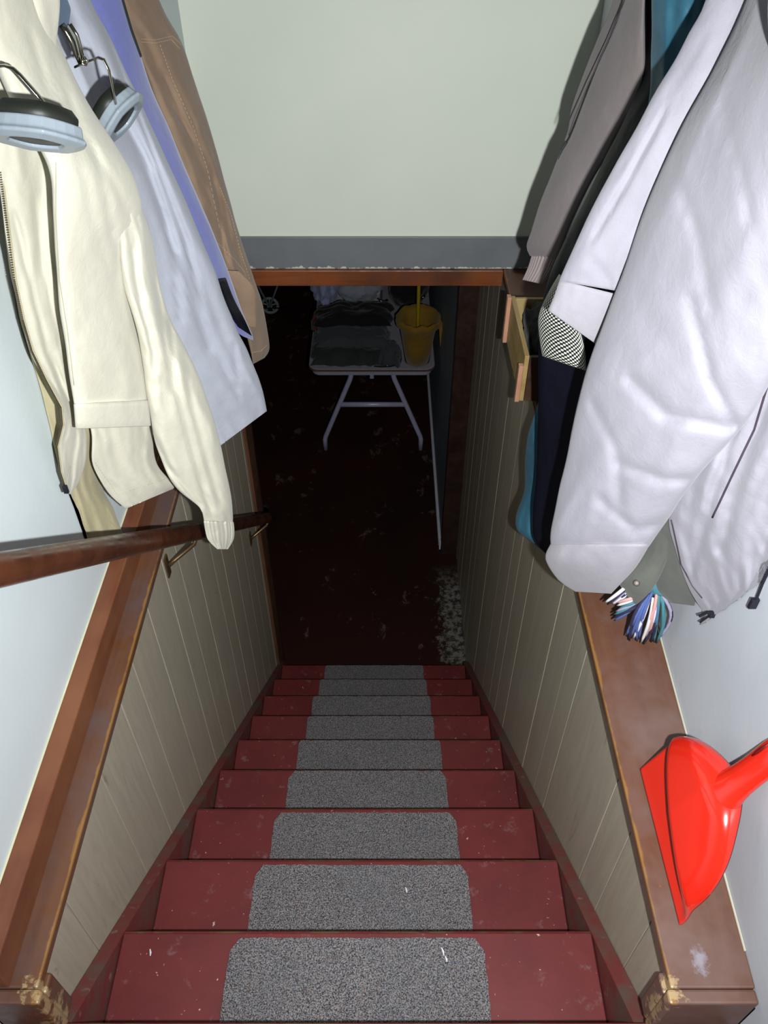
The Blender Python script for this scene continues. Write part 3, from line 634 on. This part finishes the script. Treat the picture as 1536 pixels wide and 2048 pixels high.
zz = dens([(1560,1090),(1538,1140),(1524,1170),(1514,1195)], 12); zb = MB()
for u, v in zz: qq = P(u, v, .76); zb.box(qq.x-.0018, qq.x+.0018, qq.y-.001, qq.y+.001, qq.z-.0008, qq.z+.0008)
zo = zb.build('zipper', M['zipdark'], lb)
qq = P(1508, 1205, .76); MB().box(qq.x-.006, qq.x+.006, qq.y-.003, qq.y+.003, qq.z-.012, qq.z+.008).build('slider', M['zipdark'], zo, bevel=.001)
# --- olive jacket
oj = thing('olive_jacket', 'olive-grey jacket with a snap cuff showing under the pale lavender jacket, above the scarf fringe', 'jacket', (.48, .97, -1.2))
hook(1, 1.26, '', 'metal coat hook above the frame holding the olive jacket')
garment('body', [(1330,700,1.0, 1480,700,.92,.02), (1290,900,1.0, 1420,900,.92,.02), (1288,1050,1.0, 1372,1060,.93,.02), (1288,1120,1.0, 1372,1120,.93,.02), (1296,1160,.99, 1385,1165,.92,.018), (1304,1184,.98, 1392,1196,.92,.012), (1330,1203,.97, 1390,1211,.92,.006)], M['olive'], oj, 30, fold=.008, ff=20, tops=[top(1, 1.2)])
oc = garment('sleeve_cuff', [(1292,1050,.99, 1350,1060,.95,.02), (1284,1100,.985, 1336,1112,.95,.02), (1258,1135,.98, 1322,1148,.945,.02), (1237,1160,.975, 1306,1176,.94,.016), (1246,1180,.97, 1292,1192,.94,.010), (1260,1200,.965, 1274,1209,.945,.004)], M['olive'], oj, 31, fold=.003, ff=15)
s = on(oc, [(1273,1166)], .001)[0]; d = s.normalized()
MB().tube([s + d*.001, s - d*.002, s - d*.003], [.0062, .0062, .004], 14).build('snap_button', plain('snap_bronze', lin((84, 74, 68)), .45, .3), oc, smooth=True)
# --- scarf
sc = thing('striped_scarf', 'blue, teal, white and pink striped scarf whose fringe hangs over the brown ledge', 'scarf', (.49, 1.0, -1.25))
scm = [plain('yarn_blue', lin((70, 88, 142)), .8), plain('yarn_navy', lin((36, 32, 56)), .8), plain('yarn_white', lin((204, 202, 202)), .8), plain('yarn_teal', lin((60, 112, 122)), .8), plain('yarn_pink', lin((184, 142, 138)), .8), plain('yarn_grey', lin((140, 134, 158)), .8)]
garment('wrap', [(1300,1040,1.03, 1340,1040,.99,.012), (1285,1120,1.02, 1335,1120,.98,.014), (1262,1165,1.0, 1325,1180,.965,.014), (1285,1185,.985, 1330,1192,.96,.01)], scm[3], sc, 40, fold=.006, ff=30)
def strand(p0, p1, bend, ci, yy0=.965, yy1=.955):
    pts = []
    for i in range(9):
        t = i / 8
        u = p0[0] + (p1[0]-p0[0])*t + bend * math.sin(math.pi*t); v = p0[1] + (p1[1]-p0[1])*t
        y = yy0 + (yy1-yy0)*t - .012 * math.sin(math.pi * t)
        q = P(u, v, y)
        if q.z < LEDGE + .004: q = q * ((LEDGE + .004) / q.z)
        pts.append(q)
    MB().tube(pts, [.0028, .0032, .0034, .0034, .0034, .0033, .0031, .0027, .0014], 7).build('fringe_strand', scm[ci], sc, smooth=True)
ends = [(1252,1272,0),(1259,1281,1),(1266,1278,2),(1274,1282,0),(1282,1286,2),(1287,1288,1),(1291,1276,4),(1298,1278,4),(1302,1284,1),(1308,1284,3),(1313,1286,3),(1318,1276,5),(1323,1272,3),(1256,1266,0),(1262,1274,0),(1278,1278,0),(1294,1268,2),(1305,1270,0)]
for i, (u, v, ci) in enumerate(ends):
    f_ = (u - 1250) / 75
    strand((1292 + 34 * f_, 1190 + random.uniform(-6, 6)), (u, v), random.uniform(-20, 2) + 22 * f_, ci)
strand((1328, 1195), (1322, 1268), 18, 1)
for i in range(7):
    strand((1280 + random.uniform(-8, 8), 1190 + i*3), (1230 + random.uniform(-3, 8), 1205 + i * 6), 4, [4, 2, 3, 5, 3, 1, 0][i], .97, .965)
for i in range(8):
    strand((1258 - i, 1168 + i * 4), (1210 + i * 5, 1204 + random.uniform(-4, 6)), 2, [2, 1, 5, 2, 1, 2, 3, 1][i], .975, .97)
    
# ------------------------------------------------------------------ hanging grips (top left)
def hexring(c, e1, e2, ax, r0, r1, n=6, rot=0, sub=4):
    out = []
    for k in range(n * sub):
        a = 2 * math.pi * k / (n * sub) + rot
        s_ = math.pi / n; hexr = math.cos(s_) / math.cos(((a - rot) % (2*s_)) - s_)
        out.append(c + e1 * math.cos(a) * r0 * (.55 + .45*hexr) + e2 * math.sin(a) * r1 * (.55 + .45*hexr))
    return out
def grip(label, c, ax, e1, r, bail, name='hand_grip'):
    t = thing(name, label, 'hand grip', c)
    ax = ax.normalized(); e1 = (e1 - ax * e1.dot(ax)).normalized(); e2 = ax.cross(e1)
    R = lambda d, a: hexring(c + ax * d, e1, e2, ax, r * a, r * a)
    MB().rings([R(.010, .50), R(.001, .56), R(-.001, .80), R(.003, 1.02), R(.006, 1.04), R(.009, .97), R(.020, .94), R(.021, .86), R(.012, .66), R(.010, .50)], cap=False).build('plastic_ring', M['grip_grey'], t, smooth=False, bevel=.0015)
    MB().rings([R(.004, .02), R(.004, .56), R(.0205, .86), R(.028, .87), R(.036, .74), R(.040, .4), R(.041, .05)], cap=True).build('rubber_cup', M['grip_black'], t, smooth=True)
    MB().tube(bail, .0042, 8, .35).build('bail', M['chrome'], t, smooth=True)
    return t
c1 = P(72, 288, .90)
grip('grey hexagonal plastic grip with black cup in the left top corner', c1, Vector((.08, .50, .86)), Vector((1, 0, 0)), .052,
     [P(98, 218, .93), P(75, 190, .93), P(40, 150, .93), P(26, 137, .93), P(10, 131, .93), P(-30, 136, .93), P(-60, 180, .93), P(-10, 222, .93)])
gt = bpy.data.objects['hand_grip']
MB().tube([P(-30, 136, .93), P(-52, 128, .93), Vector((-.50, .93, -.10)), Vector((-.545, .95, .03)), Vector((-.566, .96, .05))], [.004, .008, .010, .010, .006], 8, .4).build('strap', M['strap'], gt)
c2 = P(252, 243, 1.20)
g2 = grip('grey plastic grip with black cup, tilted, hanging from a chrome snap hook', c2, Vector((-.72, .22, .62)), Vector((.5, 0, .8)), .044,
     [P(232, 208, 1.17), P(226, 180, 1.17), P(218, 140, 1.17), P(208, 119, 1.17), P(196, 115, 1.17), P(172, 124, 1.17), P(150, 134, 1.17)])
MB().tube([P(124, 50, 1.16), P(134, 62, 1.16), P(146, 84, 1.16), P(152, 104, 1.16), P(160, 124, 1.165)], [.007, .0075, .007, .0065, .005], 10, .55).build('snap_hook', M['chrome'], g2, smooth=True)
MB().tube([P(140, 48, 1.15), P(154, 70, 1.15), P(160, 92, 1.15), P(166, 118, 1.155)], .0025, 8).build('hook_gate', M['chrome'], g2, smooth=True)
MB().tube([P(168, 114, 1.155), P(174, 122, 1.155), P(172, 130, 1.155), P(164, 128, 1.155), P(166, 117, 1.155)], .0018, 7).build('swivel_ring', M['chrome'], g2, smooth=True)
MB().add([P(60, -60, 1.165), P(112, -60, 1.165), P(142, 18, 1.165), P(137, 52, 1.165), P(112, 56, 1.165), P(92, 20, 1.165),
          P(60, -60, 1.175), P(112, -60, 1.175), P(142, 18, 1.175), P(137, 52, 1.175), P(112, 56, 1.175), P(92, 20, 1.175)],
         [(0,1,2,3,4,5), (11,10,9,8,7,6)] + [(i, (i+1) % 6, (i+1) % 6 + 6, i + 6) for i in range(6)]).build('strap', M['strap'], g2, bevel=.002)

# ------------------------------------------------------------------ dustpan
dp = thing('dustpan', 'glossy red plastic dustpan hanging handle-up on the right wall, lip resting on the brown ledge', 'dustpan', (.45, .58, LEDGE + .003))
o_ = Vector((.444, .582, LEDGE + .004)); ew = Vector((0, 1, 0)); eh = Vector((.082, 0, .205)).normalized(); en = ew.cross(eh).normalized()
if en.x > 0: en = -en
def pan_pt(a, h, back=False):                # a in -1..1 near to far, h in 0..1
    H = h * .205
    hw = .127 * max(0.02, 1 - max(0, (h - .30) / .70) ** 2.4) ** .6
    if a < 0: hw *= 1 - .22 * h ** 1.5
    x = a * hw
    h0 = .04 + .38 * (a + 1) / 2
    k = max(0, min(1, (h - h0) / .22)); k = k * k * (3 - 2 * k)
    ed = max(0, 1 - abs(a) ** 3.5) ** .5
    top_ = 1 - max(0, (h - .80) / .2) ** 2 * .75
    bul = .043 * k * (.35 + .65 * ed) * top_ * (1 - .25 * max(0, -a))
    rim = .004 * (1 - k)
    return o_ + ew * x + eh * H + en * (bul + .004 - (.003 if back else 0))
n1, n2 = 56, 56
vs_ = []; fs = []
for bk in (False, True):
    for i in range(n2 + 1):
        for j in range(n1 + 1): vs_.append(pan_pt(-1 + 2 * j / n1, i / n2, bk))
W_ = n1 + 1; H_ = (n1 + 1) * (n2 + 1)
for i in range(n2):
    for j in range(n1):
        a = i * W_ + j; fs.append((a, a+1, a+W_+1, a+W_)); fs.append((a+H_, a+W_+H_, a+W_+1+H_, a+1+H_))
for j in range(n1):
    a = j; fs.append((a, a+H_, a+1+H_, a+1)); a = n2 * W_ + j; fs.append((a, a+1, a+1+H_, a+H_))
for i in range(n2):
    a = i * W_; fs.append((a, a+W_, a+W_+H_, a+H_)); a = i * W_ + n1; fs.append((a, a+H_, a+W_+H_, a+W_))
MB().add(vs_, fs).build('pan', M['redplastic'], dp, smooth=True)
hp = []
for i in range(12):
    t = i / 11; hp.append(o_ + ew * (-.008 + .008 * t) + eh * (.150 + .185 * t) + en * ((.006 if i == 0 else .018) - .005*t))
MB().tube(hp, [.030, .040, .034, .027, .0245, .0235, .023, .0235, .024, .023, .018, .007], 22, .62).build('handle', M['redplastic'], dp, smooth=True)
MB().box(-.001, .001, -.001, .001, -.001, .001)
hs = [o_ + ew * .006 + eh * (.262 + .035 * t) + en * .0315 for t in (0, .3, .6, 1)]
hs = [q - en * .002 for q in hs]
MB().tube(hs, [.001, .003, .003, .001], 8, .4).build('hanging_slot', M['slot'], dp, smooth=True)

# ------------------------------------------------------------------ crate on the right ledge
cx0, cx1, cy0, cy1, cz0, cz1 = .366, .50, 1.80, 2.12, LEDGE + .001, LEDGE + .142
cr_ = thing('wooden_crate', 'open pine and brown wooden crate holding black cloth on the right ledge', 'crate', (.44, 1.96, cz0))
MB().box(cx0, cx0 + .012, cy0, cy1, cz0, cz1).build('side_board', M['pine'], cr_, bevel=.0015)
MB().box(cx1 - .012, cx1, cy0, cy1, cz0, cz1).build('side_board', M['pine'], cr_, bevel=.0015)
MB().box(cx0 + .013, cx1 - .013, cy0, cy0 + .012, cz0, cz1 - .004).build('end_board', M['brown_box'], cr_, bevel=.0015)
MB().box(cx0 + .013, cx1 - .013, cy1 - .012, cy1, cz0, cz1 - .004).build('end_board', M['pine'], cr_, bevel=.0015)
MB().box(cx0 + .013, cx1 - .013, cy0 + .013, cy1 - .013, cz0, cz0 + .006).build('base_board', M['pine'], cr_)
MB().box(cx0 - .012, cx0 - .0003, cy1 - .020, cy1 + .002, cz0 - .002, cz1 + .004).build('corner_cleat', M['pink_wood'], cr_, bevel=.001)
MB().box(cx0 - .012, cx0 - .0003, cy0 - .002, cy0 + .014, cz0 - .002, cz1 - .03).build('corner_cleat', M['pink_wood'], cr_, bevel=.001)
bc = thing('black_cloth', 'crumpled black cloth stuffed in the wooden crate', 'cloth', (.44, 1.96, cz0 + .008))
def lump(name, mat, parent, c, r, seed, amp=.3, n=28, flat_bottom=None, **kw):
    R = []
    for i in range(1, n):
        ph = math.pi * i / n
        ring = []
        for j in range(2 * n):
            th_ = math.pi * j / n
            d = Vector((math.sin(ph) * math.cos(th_), math.sin(ph) * math.sin(th_), math.cos(ph)))
            q = 1 + amp * noise.noise(d * 1.8 + Vector((seed, 0, 0))) + amp * .5 * (1 - 2 * abs(noise.noise(d * 4 + Vector((seed, 5, 0)))))
            p = Vector(c) + Vector((d.x * r[0], d.y * r[1], d.z * r[2])) * q
            if flat_bottom is not None: p.z = max(p.z, flat_bottom)
            ring.append(p)
        R.append(ring)
    return MB().rings(R).build(name, mat, parent, smooth=True, **kw)
lump('folds', M['black'], bc, (.436, 1.96, cz0 + .085), (.044, .135, .07), 3, .25, flat_bottom=cz0 + .008)

# ------------------------------------------------------------------ basement: table and things
tz = -2.736
tb_ = thing('folding_table', 'white folding table with pale metal legs standing in the dark basement beyond the stairs', 'table', (-.08, 5.0, FLOOR))
def rrect(x0, x1, y0, y1, r, n=6):
    out = []
    for cx_, cy_, a0 in ((x1-r, y1-r, 0), (x0+r, y1-r, 90), (x0+r, y0+r, 180), (x1-r, y0+r, 270)):
        for k in range(n + 1):
            a = math.radians(a0 + 90 * k / n); out.append((cx_ + r*math.cos(a), cy_ + r*math.sin(a)))
    return out
tx0, tx1, ty0, ty1 = -.462, .312, 4.19, 5.85
MB().prism_z(rrect(tx0, tx1, ty0, ty1, .06), tz - .006, tz).build('tabletop', M['table'], tb_, bevel=.002)
MB().prism_z(rrect(tx0 - .003, tx1 + .003, ty0 - .003, ty1 + .003, .063), tz - .018, tz - .0062).build('edge_band', M['table_edge'], tb_)
MB().prism_z(rrect(tx0 + .018, tx1 - .018, ty0 + .012, ty1 - .012, .05), tz - .055, tz - .0182).build('apron', M['table_rim'], tb_, bevel=.006)
xc_ = (tx0 + tx1) / 2
for yy in (4.33, 5.65):
    for s_ in (-1, 1):
        x_top = xc_ + s_ * .135; x_bot = xc_ + s_ * .325
        MB().tube([(x_top, yy, tz - .056), (x_top, yy, tz - .14), (x_top + s_*.006, yy, tz - .165), (x_bot - s_*.006, yy, FLOOR + .115), (x_bot, yy, FLOOR + .09), (x_bot, yy, FLOOR + .001)], .0165, 12).build('leg', M['table_leg'], tb_, smooth=True)
    zz_ = -3.10; wv = .135 + (.19) * ((tz - .165 - zz_) / (tz - .165 - FLOOR - .1))
    MB().tube([(xc_ - wv, yy, zz_), (xc_ + wv, yy, zz_)], [.018, .017], 10).build('crossbar', M['table_leg'], tb_, smooth=True)
MB().box(xc_ - .012, xc_ + .012, ty0 + .006, ty0 + .011, tz - .075, tz - .045).build('latch', M['table_rim'], tb_, bevel=.002)

# yellow cloth-lined bucket with pole
bu = thing('yellow_bucket', 'mustard yellow cloth-draped bucket at the right corner of the folding table', 'bucket', (.20, 4.33, tz))
bc_ = Vector((.205, 4.285, 0)); R = []
prof = [(.0, .060), (.003, .084), (.10, .096), (.20, .112), (.275, .130), (.300, .142), (.303, .136), (.28, .122), (.20, .104), (.10, .09), (.02, .07), (.015, .01)]
for pi_, (h, r) in enumerate(prof):
    ring = []
    for j in range(48):
        a = 2 * math.pi * j / 48
        rr_ = r * (1 + (.06 * h / .3 * noise.noise(Vector((math.cos(a)*3, math.sin(a)*3, h*3)))) + (.02 * math.sin(9 * a) * h / .3))
        ring.append(Vector((bc_.x + rr_ * math.cos(a) * .92, bc_.y + rr_ * math.sin(a) * .92, tz + .001 + h)))
    R.append(ring)
MB().rings(R).build('bucket_body', M['yellow'], bu, smooth=True)
R = []
for h, r in ((.245, .128), (.27, .150), (.298, .152), (.312, .142), (.300, .128)):
    R.append([Vector((bc_.x + (r + .02 * noise.noise(Vector((math.cos(2*math.pi*j/48)*2.5, math.sin(2*math.pi*j/48)*2.5, h*12)))) * math.cos(2*math.pi*j/48) * .92, bc_.y + (r + .012 * noise.noise(Vector((j*.4, 2, h*12)))) * math.sin(2*math.pi*j/48) * .92,
              tz + h - .015 * noise.noise(Vector((math.cos(2*math.pi*j/48)*3, math.sin(2*math.pi*j/48)*3, 8))))) for j in range(48)])
MB().rings(R, cap=False).build('draped_rim', M['yellow'], bu, smooth=True)
kn = MB()
for i in range(6):
    kn.tube([(.325 + .004*i, 4.25, tz + .285), (.335, 4.23 - .005*i, tz + .26 - .006*i), (.337, 4.22 - .006*i, tz + .22 - .012*i)], [.011, .008, .003], 7)
kn.build('knotted_cloth', M['yellow'], bu, smooth=True)
MB().tube([(.205, 4.30, tz + .02), (.207, 4.46, tz + .75), (.209, 4.54, tz + 1.2)], .011, 12).build('broom_pole', M['pole'], thing('broom_handle', 'yellow broom pole standing in the mustard bucket', 'broom', (.205, 4.36, tz + .02)), smooth=True)

# clothing heap on the table
def pile(name, label, mat, rows, seed, group='dark clothes heaped on the folding table', cat='clothing', fold=.012, **kw):
    t = thing(name, label, cat, (rows[0][0] if not hasattr(rows[0][0], '__len__') else rows[0][0][0], 4.4, tz), group)
    return t
def slab(name, label, mat, x0, x1, y0, y1, z0, h, seed, cat='clothing', group='clothes heaped on the folding table'):
    nx, ny = 36, 26; vs2 = []; fs2 = []
    t = thing(name, label, cat, ((x0+x1)/2, (y0+y1)/2, z0), group)
    for lay in (0, 1):
        for j in range(ny + 1):
            for i in range(nx + 1):
                a, b_ = i / nx * 2 - 1, j / ny * 2 - 1
                e = max(0, 1 - abs(a) ** 5) ** .5 * max(0, 1 - abs(b_) ** 5) ** .5
                ox = .03 * noise.noise(Vector((b_ * 2, seed, 1))) + .012 * noise.noise(Vector((b_ * 7, seed, 4)))
                oy = .03 * noise.noise(Vector((a * 2, seed, 2))) + .012 * noise.noise(Vector((a * 7, seed, 5)))
                x = x0 + (x1-x0) * i / nx + ox; y = y0 + (y1-y0) * j / ny + oy
                zz3 = z0 + .001
                if lay: zz3 += h * e * (.75 + .35 * noise.noise(Vector((x*9, y*9, seed))) + .30 * (.5 - abs(noise.noise(Vector((x*14, y*22, seed + 3)))))) + .003
                vs2.append((x, y, zz3))
    W2 = nx + 1; H2 = W2 * (ny + 1)
    for j in range(ny):
        for i in range(nx):
            a = j * W2 + i; fs2.append((a, a+W2, a+W2+1, a+1)); fs2.append((a+H2, a+1+H2, a+W2+1+H2, a+W2+H2))
    for i in range(nx):
        fs2.append((i, i+1, i+1+H2, i+H2)); a = ny * W2 + i; fs2.append((a, a+H2, a+1+H2, a+1))
    for j in range(ny):
        a = j * W2; fs2.append((a, a+H2, a+W2+H2, a+W2)); a = j * W2 + nx; fs2.append((a, a+W2, a+W2+H2, a+H2))
    MB().add(vs2, fs2).build('folded_cloth', mat, t, smooth=True)
    return t
s1 = slab('folded_jacket', 'dark green jacket folded flat at the near edge of the folding table', M['darkgreen'], -.455, .04, 4.225, 4.62, tz, .08, 2)
s2 = slab('folded_jacket', 'charcoal grey folded garment lying on top of the dark green jacket', M['darkgrey'], -.42, .02, 4.30, 4.60, tz + .085, .07, 3)
s3 = slab('folded_jacket', 'black jacket at the top of the dark heap on the folding table', M['black'], -.43, .05, 4.42, 4.66, tz + .160, .065, 4)
s6 = slab('folded_jacket', 'black jacket slumped against the front of the white laundry basket', M['black'], -.36, -.03, 4.635, 4.715, tz, .19, 9)
s4 = slab('folded_jacket', 'rust brown garment between the dark heap and the left corner of the laundry basket', M['rust'], -.46, -.38, 4.64, 4.715, tz, .13, 5)
s5 = slab('folded_jacket', 'blue-grey cloth draped at the right end of the dark heap beside the bucket', M['darkgrey'], -.03, .10, 4.22, 4.38, tz, .11, 6)
bg = thing('belt', 'black belt with small metal buckle trailing from the dark heap beside the bucket', 'belt', (.06, 4.24, tz))
MB().tube([(-.06, 4.215, tz + .006), (-.02, 4.205, tz + .008), (.04, 4.212, tz + .006), (.09, 4.235, tz + .006), (.105, 4.27, tz + .02), (.10, 4.30, tz + .06)], .008, 8, .5).build('band', M['black'], bg, smooth=True)
MB().tube([(.0, 4.205, tz + .012), (.02, 4.20, tz + .018), (.035, 4.205, tz + .012)], .003, 6).build('buckle', M['chrome'], bg, smooth=True)
def bright(loc, pts, r, lab):
    t = thing('buckle', lab, 'buckle', loc); MB().tube(pts, r, 8).build('clasp', M['white'], t, smooth=True)
# pale laundry heap beyond
lz = tz
ln = thing('laundry_basket', 'white laundry basket on the far end of the table behind the dark heap', 'basket', (-.22, 4.93, tz))
MB().add([(x, y, z) for z, e in ((tz + .001, 0), (tz + .12, .02)) for x, y in ((-.42-e, 4.75-e), (-.03+e, 4.75-e), (-.03+e, 5.14+e), (-.42-e, 5.14+e))],
         [(3,2,1,0),(0,1,5,4),(1,2,6,5),(2,3,7,6),(3,0,4,7)]).build('basket_body', M['white'], ln, bevel=.01)
l1 = thing('laundry_cloth', 'pale blue laundry bulging over the left end of the white laundry basket', 'laundry', (-.35, 5.4, tz + .2))
lump('folds', M['laundry'], l1, (-.385, 4.88, tz + .22), (.075, .16, .12), 11, .35, flat_bottom=tz + .12)
l2 = thing('laundry_cloth', 'grey-white laundry filling the middle of the white laundry basket', 'laundry', (-.1, 5.4, tz + .2))
lump('folds', M['laundry2'], l2, (-.165, 4.90, tz + .23), (.15, .17, .12), 12, .3, flat_bottom=tz + .12)
# dark bag with reflective strips behind the bucket
bgk = thing('sports_bag', 'black sports bag with reflective strips behind the mustard bucket', 'bag', (.15, 5.1, tz))
lump('bag_body', M['black'], bgk, (.165, 4.98, tz + .16), (.13, .15, .16), 14, .15, flat_bottom=tz + .001)
MB().tube([P(756, 597, 4.81), P(762, 602, 4.80), P(770, 603, 4.80), P(776, 600, 4.81)], .006, 8).build('reflective_strip', M['chrome'], bgk, smooth=True)
MB().tube([P(842, 598, 4.80), P(850, 591, 4.81)], .006, 8).build('reflective_strip', M['chrome'], bgk, smooth=True)
tri = thing('toggle_clip', 'small shiny metal clip on the left side of the dark heap', 'clip', (-.25, 4.78, tz + .1), 'metal clips on the dark heap')
MB().tube([P(654, 610, 4.66), P(654, 622, 4.64), P(652, 634, 4.62)], .005, 6).build('clip', M['chrome'], tri, smooth=True)
tri = thing('toggle_clip', 'small shiny metal clip on the right side of the dark heap', 'clip', (-.0, 4.78, tz + .1), 'metal clips on the dark heap')
MB().tube([P(741, 636, 4.60), P(745, 642, 4.60)], .006, 6).build('clip', M['chrome'], tri, smooth=True)
# wheeled frame on the floor, far left
wf = thing('wheeled_frame', 'grey two-wheeled metal frame on the dark basement floor, left of the table', 'walker', (-.95, 6.0, FLOOR))
for wx in (-.966, -1.44):
    tyre = MB(); cw = Vector((wx, 6.17, FLOOR + .080))
    tyre.tube([cw + Vector((math.cos(a) * .067, 0, math.sin(a) * .067)) for a in [2*math.pi*k/24 for k in range(25)]], .013, 8).build('tyre', M['wheel'], wf, smooth=True)
    sp_ = MB()
    for k in range(5):
        a = 2 * math.pi * k / 5 + .3; sp_.tube([cw, cw + Vector((math.cos(a) * .055, 0, math.sin(a) * .055))], .006, 6)
    sp_.tube([cw + Vector((0, -.02, 0)), cw + Vector((0, .02, 0))], .022, 12)
    sp_.build('spokes', M['wheel'], wf)
    MB().tube([cw + Vector((0, -.03, 0)), cw + Vector((-.13, -.03, .34)), cw + Vector((-.13, -.03, .8))], .009, 8).build('fork', M['wheel'], wf, smooth=True)
    MB().tube([cw + Vector((0, -.03, 0)), cw + Vector((.13, -.03, .30)), cw + Vector((.13, -.03, .8))], .009, 8).build('fork', M['wheel'], wf, smooth=True)
MB().tube([(-1.50, 6.125, FLOOR + .080), (-.80, 6.125, FLOOR + .080)], .006, 8).build('axle', M['chrome'], wf, smooth=True)
MB().tube([(-1.58, 6.14, FLOOR + .875), (-.82, 6.14, FLOOR + .875)], .010, 8).build('crossbar', M['wheel'], wf, smooth=True)
